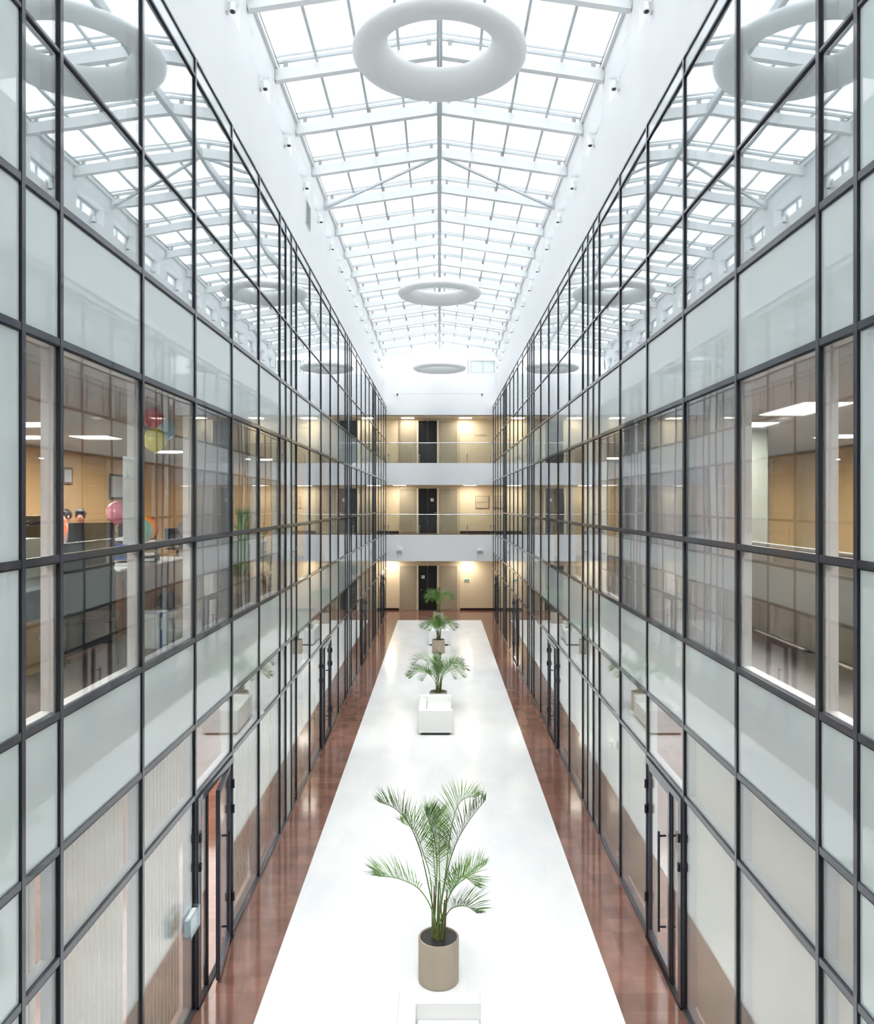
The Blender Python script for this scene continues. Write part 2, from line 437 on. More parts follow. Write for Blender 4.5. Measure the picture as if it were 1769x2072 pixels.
for a, b_ in zip(ys[:-1], ys[1:]):
    if b_-a < .3: continue
    g = MB(); p = MB()
    for s in (-1, 1):
        for q in range(1, 4):
            x = s*XU*q/4; g.quadbar((x, a, slope(x)+ZG+.01), (x, b_, slope(x)+ZG+.01), .045, .05)
        x = s*(XU-.03); g.quadbar((x, a, slope(x)+ZG), (x, b_, slope(x)+ZG), .04, .05)
        n = len(p.v)
        for zz in (0, .016):
            p.v += [(s*XU, a, ZE+ZG+.04+zz), (s*XU, b_, ZE+ZG+.04+zz), (0, b_, ZRG+ZG+.04+zz), (0, a, ZRG+ZG+.04+zz)]
        p.f += [(n+3, n+2, n+1, n), (n+4, n+5, n+6, n+7)]+[(n+i, n+(i+1) % 4, n+4+(i+1) % 4, n+4+i) for i in range(4)]
    g.build('purlin', 'steel_pale', rf); p.build('roof_pane', 'roofglass', rf)
yb3, yb4 = 12.95+1.866*2, 12.95+1.866*3
for s in (-1, 1): MB().quadbar((0, yb3, ZRG+.03), (s*XU, yb4, ZE+.03), .05, .05).build('diagonal_brace', 'steel_pale', rf)
# small spotlights on the upper walls
def make_spot(s):
    t = thing('wall_spotlight', 'small white spotlight high on the %s white wall under a roof beam' % ('left-hand' if s < 0 else 'right-hand'), 'spotlight', (s*XU, 0, 11.40), 0, 'spotlights along the upper white walls')
    MB().box(0, -s*.02, -.05, .05, .0, .18).build('back_plate', 'steel_white', t)
    MB().tube([(-s*.02, 0, .14), (-s*.08, 0, .10)], .012).build('arm', 'steel_white', t, smooth=True)
    MB().tube([(-s*.08, 0, .12), (-s*.08, -.02, 0)], [.035, .045], 14).build('lamp_head', 'steel_white', t, smooth=True)
    MB().tube([(-s*.08, -.02, .001), (-s*.08, -.021, -.006)], .03, 14).build('lens', 'black', t, smooth=True)
    return t
for s in (-1, 1):
    t0 = None
    for y in beamY:
        if y < 9: continue
        if t0 is None: t0 = make_spot(s); t0.location.y = y-1.1
        else: copy_tree(t0, (s*XU, y-1.1, 11.40))
g = thing('wall_vent', 'small pale louvred vent high on the left-hand white wall', 'vent', (-XU, 16.1, 11.08))
MB().box(0, .02, -.28, .28, -.25, .25).build('vent_frame', 'steel_white', g)
v = MB()
for i in range(7): v.box(.02, .03, -.24, .24, -.22+i*.065, -.19+i*.065)
v.build('louvre', 'vent', g)
# hanging rings
def ring_prof():
    return [(1.20, 0), (1.192, -.04), (1.165, -.075), (1.12, -.10), (1.06, -.113), (1.0, -.112), (.94, -.10), (.88, -.072), (.82, -.025),
            (.77, .03), (.735, .09), (.718, .14), (.712, .19), (.718, .215), (.74, .225), (.9, .19), (1.05, .12), (1.16, .06), (1.19, .03)]
me_ring = MB().lathe(ring_prof(), seg=96, closed=True).mesh('ring_shade', 'ring', smooth=True)
ring_lab = ['large white ring lamp hanging closest below the glass roof, cut by the top edge',
            'white ring lamp hanging halfway down the atrium under the glass roof',
            'white ring lamp hanging in front of the bright gable at the far end']
for y, zr, lb in zip((10.9, 22.75, 35.3), (11.40, 11.26, 11.26), ring_lab):
    t = thing('ring_lamp', lb, 'ring lamp', (0, y, zr), 0, 'white rings hanging under the glass roof')
    link('ring_shade', me_ring, t)
    for ax in (90, 210, 330):
        x, yy = .95*math.cos(R(ax)), .95*math.sin(R(ax))
        MB().tube([(x, yy, .2), (x, yy, slope(x)-zr+.28)], .003, 6).build('suspension_wire', 'steel_pale', t)

# ---------------------------------------------------------------- end of the atrium
we = structure('wall_back')
MB().box(-XU-.3, XU+.3, YE, YE+.3, 10.38, 11.29).box(-XU-.3, XU+.3, YE+.004, YE+.3, 9.37, 10.38).build('upper_plaster', 'fascia', we)
MB().box(-5, 5, YW, YW+.2, 0, 9.4).build('cream_plaster', 'cream', we)
for z0, z1 in ((2.49, 3.73), (6.08, 7.11)):
    MB().box(-W-.12, W+.12, YE, YE+.12, z0, z1).build('balcony_fascia', 'fascia', we)
for z0, z1 in ((2.49, 3.76), (6.08, 7.06), (9.32, 9.5)):
    MB().box(-5, 5, YE+.12, YW, z0, z0+.03).build('corridor_ceiling', 'ceil_cream', we)
    MB().box(-5, 5, YE+.12, YW, z0+.03, z1).build('corridor_slab', 'brown', we)
for s in (-1, 1): MB().box(s*4.6, s*4.8, YE, YW, 0, 9.4).build('corridor_side', 'cream', we)
for z in (0, 3.76): sbuild(MB().box(-4.6, 4.6, YW-.02, YW, z, z+.10), 'baseboard_back', 'baseb')
# gable above
gw = structure('window_gable')
y = YE+.1
fr = MB().box(-XU, XU, y, y+.06, 11.29, 11.33)
fr.quadbar((-XU, y, ZE+.05), (0, y, ZRG+.05), .08, .1).quadbar((XU, y, ZE+.05), (0, y, ZRG+.05), .08, .1)
fr.build('gable_frame', 'steel_white', gw)
n = MB(); n.v = [(-XU, y+.03, 11.29), (XU, y+.03, 11.29), (XU, y+.03, ZE+.3), (0, y+.03, ZRG+.3), (-XU, y+.03, ZE+.3)]
n.v += [(a, b+.012, c) for a, b, c in n.v]; n.f = [(0, 1, 2, 3, 4), (9, 8, 7, 6, 5)]+[(i, (i+1) % 5, 5+(i+1) % 5, 5+i) for i in range(5)]
n.build('gable_glass', 'roofglass', gw)
v = thing('vent_window', 'small pale grey framed vent window in the bright far gable', 'window', (1.98, YE+.05, 11.36))
MB().box(-.66, -.60, -.03, .03, -.05, .60).build('side_post', 'steel_pale', v)
MB().box(-.52, .64, -.03, .03, .0, .03).box(-.52, .64, -.03, .03, .55, .58).box(-.52, -.48, -.03, .03, .03, .55).box(.60, .64, -.03, .03, .03, .55).box(.04, .07, -.03, .03, .03, .55).build('vent_frame', 'steel_pale', v)
MB().box(-.48, .60, -.01, .01, .03, .55).build('vent_pane', 'spandrel', v)
for x in (-1.98, 2.0):
    t = thing('security_camera', 'tiny dark dome camera on the far upper white wall, %s side' % ('left' if x < 0 else 'right'), 'camera', (x, YE, 10.34), 0, 'dome cameras on the far wall')
    MB().tube([(0, 0, 0), (0, -.06, 0)], .035, 12).build('mount', 'vent', t, smooth=True)
    MB().ell((0, -.07, -.02), .04, .04, .04, 12, 8).build('dome', 'black', t, smooth=True)
for x in (-1.88, 1.90):
    t = thing('fascia_lamp', 'small grey wall lamp on the lower white balcony front, %s side' % ('left' if x < 0 else 'right'), 'wall lamp', (x, YE, 2.98), 0, 'lamps on the lower balcony front')
    MB().box(-.14, .14, -.06, 0, -.05, .11).build('housing', 'fascia', t)
    MB().box(-.11, .11, -.075, -.06, -.05, -.01).build('louvre', 'vent', t)
# railings
def railing(z, label):
    t = thing('glass_railing', label, 'railing', (0, YE+.06, z), 0, 'glass railings along the far balconies')
    for i in range(4):
        a = -2.46+i*1.235; MB().box(a, a+1.215, -.006, .006, -.02, .94).build('glass_panel', 'railglass', t)
    MB().tube([(-2.5, 0, .95), (2.5, 0, .95)], .018, 10).build('handrail', 'chrome', t, smooth=True)
    for x in (-2.42, -.95, .02, 1.3, 2.42):
        MB().tube([(x, .05, -.04), (x, .05, .45)], .016, 8).box(x-.04, x+.04, .0, .05, .36, .40).build('post', 'chrome', t)
railing(3.74, 'glass railing with thin steel handrail on the lower far balcony')
railing(7.11, 'glass railing with thin steel handrail on the upper far balcony')
# door sets
def doorset(i, z, sign):
    d = structure('door_%d' % (dn+1+i), (0, YW-.04, z))
    top = 2.34 if z == 0 else 2.32
    MB().box(-1.97, 1.0, -.03, .03, 0, top).build('door_surround', 'beigeframe', d)
    for a, b in ((-1.90, -1.16), (.05, .83)):
        MB().box(a, b, -.06, -.03, .06, 2.13).build('side_panel', 'frost', d)
        f = MB().box(a-.03, a, -.07, -.03, .0, 2.16).box(b, b+.03, -.07, -.03, 0, 2.16).box(a, b, -.07, -.03, 2.13, 2.16)
        f.build('panel_edge', 'frost', d)
    MB().box(-1.11, -1.03, -.08, -.03, 0, 2.2).box(-.12, -.04, -.08, -.03, 0, 2.2).build('jamb', 'jamb', d)
    for a, b in ((-1.02, -.60), (-.56, -.13)):
        l = MB().box(a, b, -.07, -.03, .02, 2.17).build('door_leaf', 'blackwood', d)
    MB().box(-.60, -.56, -.08, -.03, .02, 2.12).build('meeting_strip', 'frame', d)
    hx = -.24 if i == 1 else -.92
    MB().tube([(hx, -.07, 1.0), (hx, -.12, 1.0), (hx+.08, -.12, 1.0)], .012, 8).build('door_handle', 'chrome', d)
    if sign is not None:
        t = thing('door_sign', sign[3], 'sign', (sign[0], YW-.112, z+sign[1]))
        MB().box(-.075, .075, -.0, .005, -.075, .075).build('sign_plate', 'sign_w', t)
        MB().box(-.012, .012, -.004, -.001, -.045, .02).ell((0, -.003, .04), .014, .004, .014, 10, 6).build('pictogram', 'black', t)
doorset(0, 0, (-.80, 1.63, 0, 'small white square sign on the black door at ground level'))
doorset(1, 3.76, (-.36, 1.62, 0, 'small white square sign on the black door of the lower far balcony'))
doorset(2, 7.06, None)
t = thing('exit_sign', 'small green emergency exit sign on the cream wall at ground level', 'sign', (1.34, YW-.03, 1.46))
MB().box(-.13, .13, 0, .03, -.07, .07).build('sign_plate', 'sign_w', t)
MB().box(-.11, .11, -.004, 0, -.05, .05).build('green_panel', 'sign_g', t)
MB().box(-.02, .05, -.007, -.004, -.012, .012).ell((-.05, -.006, .02), .012, .003, .012, 8, 6).quadbar((-.06, -.006, .0), (-.035, -.006, -.035), .004, .012).build('pictogram', 'sign_w', t)
t = thing('wall_cabinet', 'pale grey flat cabinet on the cream wall of the lower far balcony', 'cabinet', (2.08, YW-.03, 3.76+1.28))
MB().box(-.34, .34, 0, .03, -.08, .54).build('cabinet_body', 'frost', t)
MB().box(-.31, .31, -.02, 0, .24, .51).build('cabinet_door', 'beigeframe', t); MB().box(-.31, .31, -.02, 0, -.05, .22).build('cabinet_door', 'beigeframe', t)
t = thing('notice_board', 'thin pale notice strip on the cream wall of the upper far balcony', 'notice', (2.0, YW-.02, 7.06+1.5))
MB().box(-.3, .3, 0, .02, -.03, .03).build('notice_panel', 'beigeframe', t)
# corridor lamps
def panel_lamp(x, y, z, w, d, label, group, mat='lamp', name='ceiling_light', power=85, tint=(1, .95, .9)):
    t = thing(name, label, 'ceiling light', (x, y, z), 0, group)
    MB().box(-w/2-.02, w/2+.02, -d/2-.02, d/2+.02, -.012, 0).build('light_frame', 'steel_white', t)
    MB().box(-w/2, w/2, -d/2, d/2, -.018, -.012).build('diffuser', mat, t)
    L = bpy.data.lights.new('lamp', 'AREA'); L.shape = 'RECTANGLE'; L.size = w; L.size_y = d; L.energy = power; L.color = tint
    lo = link('lamp', L, t, (0, 0, -.03))
    return t
for x, sd in ((-1.53, 'left'), (1.24, 'right')): panel_lamp(x, 37.95, 9.32, .6, .6, 'square lit panel in the upper far balcony ceiling, %s of the black door' % sd, 'corridor ceiling lights', 'lampw', power=20, tint=(1, .94, .84))
for x, sd in ((-1.9, 'left'), (1.45, 'right')): panel_lamp(x, 37.75, 6.08, .6, .6, 'lit panel in the middle corridor ceiling, %s of the black door' % sd, 'corridor ceiling lights', 'lampw', power=20, tint=(1, .94, .84))
for x, sd in ((-2.35, 'left'), (1.35, 'right')): panel_lamp(x, 38.0, 2.49, .3, .6, 'small warm lit lamp in the ground corridor ceiling, %s of the black door' % sd, 'corridor ceiling lights', 'lampw', power=20, tint=(1, .94, .84))

# ---------------------------------------------------------------- near end (behind the viewpoint) and office volumes
sbuild(MB().box(-8, 8, Y0-.2, Y0, 0, 12.9), 'wall_front', 'white')
for s, nm in ((-1, 'left'), (1, 'right')):
    wallm = 'peach' if s < 0 else 'tan'
    def st(name, mat, *bx): return sbuild(MB().box(*bx), name, mat)
    st('wall_'+nm, wallm, s*7.8, s*8, Y0, YE, 3.77, 6.3)
    st('wall_'+nm, 'white', s*7.8, s*8, Y0, YE, 7.07, 9.6)
    st('wall_'+nm, 'cream', s*7.8, s*8, Y0, YE, 0, 2.9)
    st('floor', 'carpet', s*(W+.14), s*8, Y0, YE+.12, 3.60, 3.77)
    st('ceiling', 'white', s*(W+.14), s*8, Y0, YE+.12, 2.93, 3.0)
    st('ceiling', 'ceil', s*(W+.14), s*8, Y0, YE+.12, 6.3, 6.4)
    st('floor', 'carpet', s*(W+.14), s*8, Y0, YE+.12, 6.95, 7.07)
    st('ceiling', 'white', s*(W+.14), s*8, Y0, YE+.12, 9.62, 9.76)
    for yp in (2.0, 21.7, 30.3, 36.9):
        st('wall_partition', wallm, s*(W+.14), s*7.8, yp-.05, yp+.05, 3.77, 6.3)
        st('wall_partition', 'white', s*(W+.14), s*7.8, yp-.05, yp+.05, 7.07, 9.62)
        st('wall_partition', 'white', s*(W+.24), s*7.8, yp-.05, yp+.05, 0, 2.93)
for s in (-1, 1):  # added area lights, unseen behind the blinds, to brighten the glass walls
    for yc in (7, 15, 26):
        for z, pw in ((2.9, 260), (9.55, 160)):
            L = bpy.data.lights.new('room_fill_light', 'AREA'); L.shape = 'RECTANGLE'; L.size = 3; L.size_y = 7; L.energy = pw; L.color = (1, .97, .93)
            link('room_fill_light', L, None, (s*4.8, yc, z))
# office ceiling lights
LX = [(-5.65, 10.9, 'first'), (-5.65, 13.0, ''), (-6.75, 13.0, ''), (-5.65, 16.6, ''), (-4.4, 19.5, '')]
labs = ['lit square ceiling panel in the left-hand office above the potted plant', 'lit square ceiling panel in the left-hand office above the seated people', 'lit ceiling panel deepest in the left-hand office beside the white lining post',
        'lit ceiling panel in the left-hand office past the balloons', 'lit ceiling panel in the left-hand office near its end partition']
for (x, yy, _), lb in zip(LX, labs): panel_lamp(x, yy, 6.3, .6, .6, lb, 'left-hand office ceiling lights')
for (x, yy, w_, d_), lb in zip([(4.2, 9.1, .54, 1.2), (4.25, 10.9, .6, .6), (6.5, 12.8, .6, .6), (4.2, 15.5, .6, .6), (4.2, 19.0, .6, .6)],
    ['long bright ceiling panel in the right-hand office, largest there', 'square ceiling panel in the right-hand office just beyond the long one', 'lit ceiling panel deepest in the right-hand office above the tan wall', 'lit ceiling panel in the right-hand office beyond the column', 'lit ceiling panel in the right-hand office near its end partition']):
    panel_lamp(x, yy, 6.3, w_, d_, lb, 'right-hand office ceiling lights')
for s, lb in ((-1, 'added ceiling panel out of view, fill light for the left-hand office'), (1, 'added ceiling panel out of view, fill light for the right-hand office')):
    for x, yy in ((4.6, 4.2), (4.6, 6.6), (6.9, 8.2)): panel_lamp(s*x, yy, 6.3, .6, .6, lb, 'added ceiling panels out of view at the viewpoint end', power=110)  # panels added outside the frame to lift the office light
t = thing('office_column', 'grey green square column standing inside the right-hand office', 'column', (4.75, 11.9, 3.77))
MB().box(-.14, .14, -.14, .14, 0, 2.53).build('shaft', 'column', t, bevel=.01)
MB().box(-.16, .16, -.16, .16, 0, .1).build('skirting', 'frame', t)

# ---------------------------------------------------------------- sofas
def make_sofa():
    t = thing('sofa', '', 'sofa', (0, 0, 0), 0, 'white two-seat sofas on the marble strip')
    MB().box(-.32, .32, .06, 1.49, 0.004, .06).build('plinth', 'sofabase', t)
    MB().box(-.385, -.215, .17, 1.38, .06, .56).build('backrest', 'sofa', t, bevel=.012)
    MB().box(-.385, .385, 0, .17, .06, .56).build('armrest', 'sofa', t, bevel=.012)
    MB().box(-.385, .385, 1.38, 1.55, .06, .56).build('armrest', 'sofa', t, bevel=.012)
    MB().box(-.215, .375, .17, 1.38, .06, .27).build('seat_base', 'sofa', t, bevel=.01)
    for a in (.175, .778): MB().box(-.21, .37, a, a+.597, .272, .41).build('seat_cushion', 'sofa', t, bevel=.02)
    return t
sf = make_sofa(); sf.location = (0, 5.97, 0); sf['label'] = 'white leather sofa at the bottom edge, in front of the largest potted palm'
copy_tree(sf, (-.09, 17.72, 0), 0, 'white leather sofa standing alone halfway, black plinth showing, a palm rising behind it')
copy_tree(sf, (-.02, 28.9, 0), 0, 'white leather sofa farthest off, mostly hidden behind a beige palm pot')

# ---------------------------------------------------------------- palms
def frond(mb, pts, n=26, ll=.26, wdt=.016, start=.4, rnd=random, droop=.10, vee=.75):
    """rachis along pts (Bezier-ish polyline resampled), leaflets in two rows"""
    P = [Vector(p) for p in pts]
    # Catmull-Rom resample
    Q = [P[0]]+P+[P[-1]]; C = []
    for i in range(1, len(Q)-2):
        for j in range(8):
            t = j/8; a, b, c, d = Q[i-1], Q[i], Q[i+1], Q[i+2]
            C.append(.5*((2*b)+(-a+c)*t+(2*a-5*b+4*c-d)*t*t+(-a+3*b-3*c+d)*t**3))
    C.append(P[-1]); k = len(C)
    mb.tube(C, [.007*(1-.75*i/k)+.001 for i in range(k)], 5)
    for i in range(n):
        t = start+(1-start)*(i+.5)/n; f = t*(k-1); i0 = min(int(f), k-2); p = C[i0].lerp(C[i0+1], f-i0)
        d = (C[i0+1]-C[i0]).normalized()
        side = d.cross(Vector((0, 0, 1)))
        if side.length < .05: side = Vector((1, 0, 0))
        side.normalize(); up = side.cross(d).normalized()
        u = (i+.5)/n; L = ll*(.45+1.1*math.sin(math.pi*min(u*.8+.15, 1)))*rnd.uniform(.85, 1.1)*(1 if u < .85 else .7)
        for sg in (-1, 1):
            dr = (side*sg*(.75-.35*u)+d*(.55+.5*u)+up*vee*rnd.uniform(.6, 1.2)).normalized()
            a = p; b = p+dr*L*.5; c = p+dr*L+Vector((0, 0, -droop*L*rnd.uniform(.5, 1.3)))
            wv = d.cross(dr).cross(dr).normalized()*wdt*.5*rnd.uniform(.8, 1.2)
            n0 = len(mb.v)
            mb.v += [tuple(a-wv*.4), tuple(a+wv*.4), tuple(b-wv), tuple(b+wv), tuple(c)]
            mb.f += [(n0, n0+1, n0+3, n0+2), (n0+2, n0+3, n0+4)]
def plain_mesh(mb, name, mat):
    me = bpy.data.meshes.new(name); me.from_pydata(mb.v, [], mb.f); me.materials.append(M[mat]); return me
def potted_palm(x, y, label, fr, seed, pr=.222, ph=.475):
    rnd = random.Random(seed)
    t = thing('potted_palm', label, 'potted palm', (x, y, .004), 0, 'potted palms along the marble strip')
    MB().lathe([(pr-.012, 0), (pr-.004, .01), (pr, .03), (pr, ph-.006), (pr-.004, ph), (pr-.018, ph), (pr-.022, ph-.01), (pr-.022, ph-.1)], seg=48).build('pot', 'pot', t, smooth=True)
    MB().lathe([(pr-.023, ph-.012), (pr-.024, ph-.085)], seg=40).build('pot_liner', 'potin', t, smooth=True)
    s_ = MB().lathe([(pr-.024, ph-.07), (.08, ph-.055), (0.0001, ph-.05)], seg=32).build('soil', 'soil', t)
    for q, f in enumerate(fr):
        a = rnd.uniform(0, 6.28); bx, by = .07*math.cos(a), .07*math.sin(a)*.7
        st = f[0]; pts = [(bx+.35*0, by, ph-.06)]+[tuple(p) for p in f]
        mb = MB(); frond(mb, pts, n=34, start=.40, rnd=rnd, wdt=.009, ll=.22)
        link('frond', plain_mesh(mb, 'frond', 'leaf' if q % 3 else 'leafdark'), t)
    for q in range(7):
        a = q*.9; h = rnd.uniform(.25, .6); bx, by = .06*math.cos(a), .06*math.sin(a)
        MB().tube([(bx, by, ph-.07), (bx*1.1+.01, by, ph+h*.5), (bx*1.25+.02, by, ph+h)], [.014, .012, .008], 7).build('stem', 'stem', t, smooth=True)
    return t
ph = .475
def H(px, py, dy=0): return ((px-887.5)/185.5, dy, ph+(1897-py)/185.5*.92)
frA = [
    [H(868, 1790, .0), H(848, 1705, .05), H(822, 1650, .1), H(795, 1622, .1), H(766, 1610, .1)],
    [H(872, 1790, .1), H(855, 1730, .2), H(838, 1690, .3), H(810, 1680, .4)],
    [H(876, 1840, -.05), H(850, 1780, -.15), H(810, 1752, -.2), H(780, 1742, -.25), H(770, 1742, -.25)],
    [H(884, 1760), H(882, 1700, -.05), H(872, 1645, -.1), H(862, 1615, -.15)],
    [H(889, 1760, .1), H(890, 1690, .2), H(892, 1650, .35)],
    [H(898, 1790), H(908, 1700), H(918, 1640, .05), H(936, 1605, .1), H(968, 1600, .15)],
    [H(902, 1780, .1), H(922, 1710, .15), H(950, 1660, .2), H(985, 1612, .2)],
    [H(900, 1830, -.05), H(916, 1785, -.1), H(936, 1752, -.15), H(962, 1768, -.2)],
    [H(902, 1835, .05), H(920, 1800, .1), H(946, 1782, .15), H(985, 1758, .2)],
    [H(898, 1850, -.1), H(914, 1810, -.25), H(940, 1795, -.35), H(962, 1800, -.45)],
    [H(882, 1820, .1), H(876, 1740, .3), H(868, 1690, .5), H(858, 1672, .7)],
    [H(890, 1830, -.1), H(897, 1770, -.2), H(905, 1710, -.3), H(912, 1672, -.4)],
]
def rand_fronds(seed, n, spread, h):
    r = random.Random(seed); out = []
    for i in range(n):
        a = 2*math.pi*i/n+r.uniform(-.25, .25); sp = spread*r.uniform(.6, 1.05); hh = h*r.uniform(.75, 1.1)
        cx, cy = math.cos(a), math.sin(a)
        out.append([(cx*sp*.12, cy*sp*.12, ph+hh*.45), (cx*sp*.35, cy*sp*.35, ph+hh*.85), (cx*sp*.7, cy*sp*.7, ph+hh), (cx*sp, cy*sp, ph+hh*.72)])
    out.append([(.02, 0, ph+h*.5), (.04, .02, ph+h*1.0), (.08, .05, ph+h*1.35)])
    out.append([(-.03, 0, ph+h*.5), (-.06, -.02, ph+h*.9), (-.12, -.05, ph+h*1.2)])
    return out
potted_palm(-.01, 8.63, 'tall feathery palm in a beige cylinder pot at the bottom, largest of the palms', frA, 3)
potted_palm(-.03, 19.9, 'arching palm whose dark rim shows just above the middle sofa', rand_fronds(11, 12, .85, .68), 4)
potted_palm(-.04, 27.5, 'short bushy palm in a beige pot in front of the farthest sofa', rand_fronds(21, 11, .68, .6), 5)
potted_palm(-.05, 34.4, 'palm in a beige pot at the far end before the black ground door', rand_fronds(33, 9, .7, .75), 6)

# ---------------------------------------------------------------- things in the left-hand office
FZ = 3.77
def balloon(x, y, z, r, mat, label, rz=1.12, st=.5):
    st = min(st, z-r*1.35-4.55) if st > .5 else st
    t = thing('balloon', label, 'balloon', (x, y, z), 0, 'balloons in the left-hand office')
    b = MB(); prof = []
    for i in range(17):
        a = math.pi*i/16; zz = -math.cos(a)*r*rz; rr = r*math.sin(a)*(1 if zz > 0 else (1-.18*(-zz/(r*rz))**2)); prof.append((max(rr, .0005), zz))
    b.lathe(prof, seg=28).build('skin', mat, t, smooth=True)
    MB().lathe([(.004, -r*rz+.004), (.016, -r*rz-.018), (.002, -r*rz-.02)], seg=10).build('knot', mat, t)
    MB().tube([(0, 0, -r*rz-.018), (.01, .005, -r*rz-.2), (0, 0, -r*rz-st)], .0015, 5).build('string', 'steel_white', t)
def AT(u, v, X):   # point at depth X from the centre line of the left room seen at pixel u, v
    Y = X*F/(889.6-u); return -X, Y, CZ+(1019-v)*Y/F
balloon(*AT(310, 845, 3.25), .115, 'b_red', 'red balloon, topmost of the cluster behind the left-hand glass', 1.02, .9)
balloon(*AT(337, 870, 3.2), .10, 'b_blue', 'pale blue balloon at the side of the cluster', 1.3, .8)
balloon(*AT(314, 891, 3.1), .125, 'b_yellow', 'yellow balloon, lowest of the hanging cluster', 1.06, .7)
balloon(*AT(238, 1038, 3.9), .135, 'b_pink', 'pink balloon half hidden behind the white paper sheet', 1.05, .12)
balloon(*AT(300, 1068, 3.3), .12, 'b_orange', 'orange balloon above the desk beside the dark mullion', 1.1, .3)
balloon(*AT(287, 1075, 3.1), .11, 'b_teal', 'teal balloon tucked in front of the orange one', 1.15, .3)
def office_paper(u0, u1, v0, v1, label):
    X = 2.530; ya, yb = X*F/(889.6-u0), X*F/(889.6-u1); ym = (ya+yb)/2
    za, zb = CZ+(1019-v1)*ym/F, CZ+(1019-v0)*ym/F
    t = thing('paper_sheet', label, 'paper sheet', (-X, ya, za))
    MB().box(-.0015, .0015, 0, yb-ya, 0, zb-za).build('sheet', 'paper_sheet', t)
    m = MB()
    for q in range(1, 4): m.box(.0015, .0022, .01, yb-ya-.01, (zb-za)*q/4-.003, (zb-za)*q/4)
    m.build('fold_line', 'paperink', t)
office_paper(249, 279, 925, 1100, 'tall white paper sheet taped inside the glass beside the balloons')
office_paper(510, 520, 968, 1064, 'narrow white paper sheet taped inside the glass farther along by a green plant')
# screen partition, desks
def desk(name, label, x0, x1, y0, y1, h, mat, top, drawers=0):
    t = thing(name, label, 'desk', (x0, y0, FZ))
    w, d = abs(x1-x0), y1-y0; sx = -1
    MB().box(0, -w, 0, d, h-.03, h).build('desk_top', top, t, bevel=.004)
    MB().box(-.02, -.04, .02, d-.02, .05, h-.03).build('front_panel', mat, t)
    for a in (.02, d-.05): MB().box(-.04, -w+.02, a, a+.03, 0, h-.03).build('side_panel', mat, t)
    for q in range(drawers):
        z = h-.06-(q+1)*.2
        dr = MB().box(0.0, -.02, .06, .5, z, z+.18).build('drawer', mat, t)
        MB().box(.0, .012, .22, .34, z+.09, z+.10).build('drawer_handle', 'chrome', dr)
    return t
t = thing('desk_screen', 'large dark green black screen standing before the desks in the left-hand office', 'screen panel', (-3.36, 7.0, FZ))
MB().box(0, -.05, 0, 1.17, .04, 1.05).build('panel', 'dark', t, bevel=.004)
MB().box(.005, -.055, 0, 1.17, 1.05, 1.07).build('top_rail', 'black', t)
for a in (.05, 1.09): MB().box(.06, -.11, a, a+.03, 0, .04).build('foot', 'black', t)
t = thing('desk_screen', 'low olive grey screen standing on the brown floor of the right-hand office', 'screen panel', (3.52, 6.1, FZ))
MB().box(0, .05, 0, 3.0, .03, .98).build('panel', 'olive', t, bevel=.004)
MB().box(-.005, .055, 0, 3.0, .98, 1.0).build('top_rail', 'column', t)
for a in (.05, 1.45, 2.9): MB().box(-.05, .10, a, a+.03, 0, .03).build('foot', 'black', t)
desk('office_desk', 'reddish brown desk with a pale drawer handle, below the balloons', -3.30, -4.1, 8.24, 10.6, .72, 'wood', 'wood', 1)
desk('office_desk', 'dark grey desk with a pale top edge beside the first column', -3.52, -4.3, 6.1, 7.2, .70, 'dark', 'paper')
desk('office_desk', 'light brown desk with a white top past the reddish one', -3.3, -4.0, 13.9, 15.2, .74, 'wood', 'paper')
desk('office_desk', 'long dark desk deep in the left-hand office in front of the seated people', -4.9, -5.6, 9.3, 12.6, .80, 'dark', 'dark')
t = thing('storage_box', 'tan wooden box under the dark grey desk', 'box', (-3.40, 6.55, FZ))
MB().box(0, -.12, 0, .42, .0, .42).build('box_body', 'lightwood', t, bevel=.004); MB().box(.012, -.0, .12, .30, .28, .31).build('box_handle', 'chrome', t)
t = thing('planter_cabinet', 'pale grey green cabinet standing on the dark desk, carrying leafy plants', 'cabinet', (-3.6, 6.45, FZ+.70))
MB().box(0, -.35, 0, .72, 0, .42).build('cabinet_body', 'palecab', t, bevel=.006)
MB().box(.008, 0, .04, .35, .03, .39).build('cabinet_door', 'palecab', t); MB().box(.008, 0, .37, .68, .03, .39).build('cabinet_door', 'palecab', t)
def leafy(x, y, z, label, h=.35, n=26, seed=1, potr=.09, poth=.14, mat='leafdark', spread=.22, lw=.035):
    r = random.Random(seed)
    t = thing('leafy_plant', label, 'plant', (x, y, z))
    MB().lathe([(potr*.8, 0), (potr, poth), (potr-.012, poth), (potr-.015, poth-.02)], seg=20).build('pot', 'pot', t, smooth=True)
    MB().lathe([(potr-.014, poth-.02), (.0001, poth-.015)], seg=16).build('soil', 'soil', t)
    mb = MB()
    for i in range(n):
        a = r.uniform(0, 6.28); e = r.uniform(.25, 1.0); L = h*r.uniform(.6, 1.1)
        d = Vector((math.cos(a)*(1-e)*1.2, math.sin(a)*(1-e)*1.2, e)).normalized()
        p = Vector((0, 0, poth)); mid = p+d*L*.6; tip = p+d*L+Vector((math.cos(a), math.sin(a), -.3))*spread*.4
        sd = d.cross(Vector((0, 0, 1))).normalized()*lw*.5
        n0 = len(mb.v); mb.v += [tuple(p-sd*.2), tuple(p+sd*.2), tuple(mid-sd), tuple(mid+sd), tuple(tip)]
        mb.f += [(n0, n0+1, n0+3, n0+2), (n0+2, n0+3, n0+4)]
    link('foliage', plain_mesh(mb, 'foliage', mat), t)
    return t
leafy(-3.75, 6.68, FZ+1.12, 'dark leafy plant on the pale cabinet beside the first mullion', .26, 60, 1, .07, .09, 'leafdark', .12)
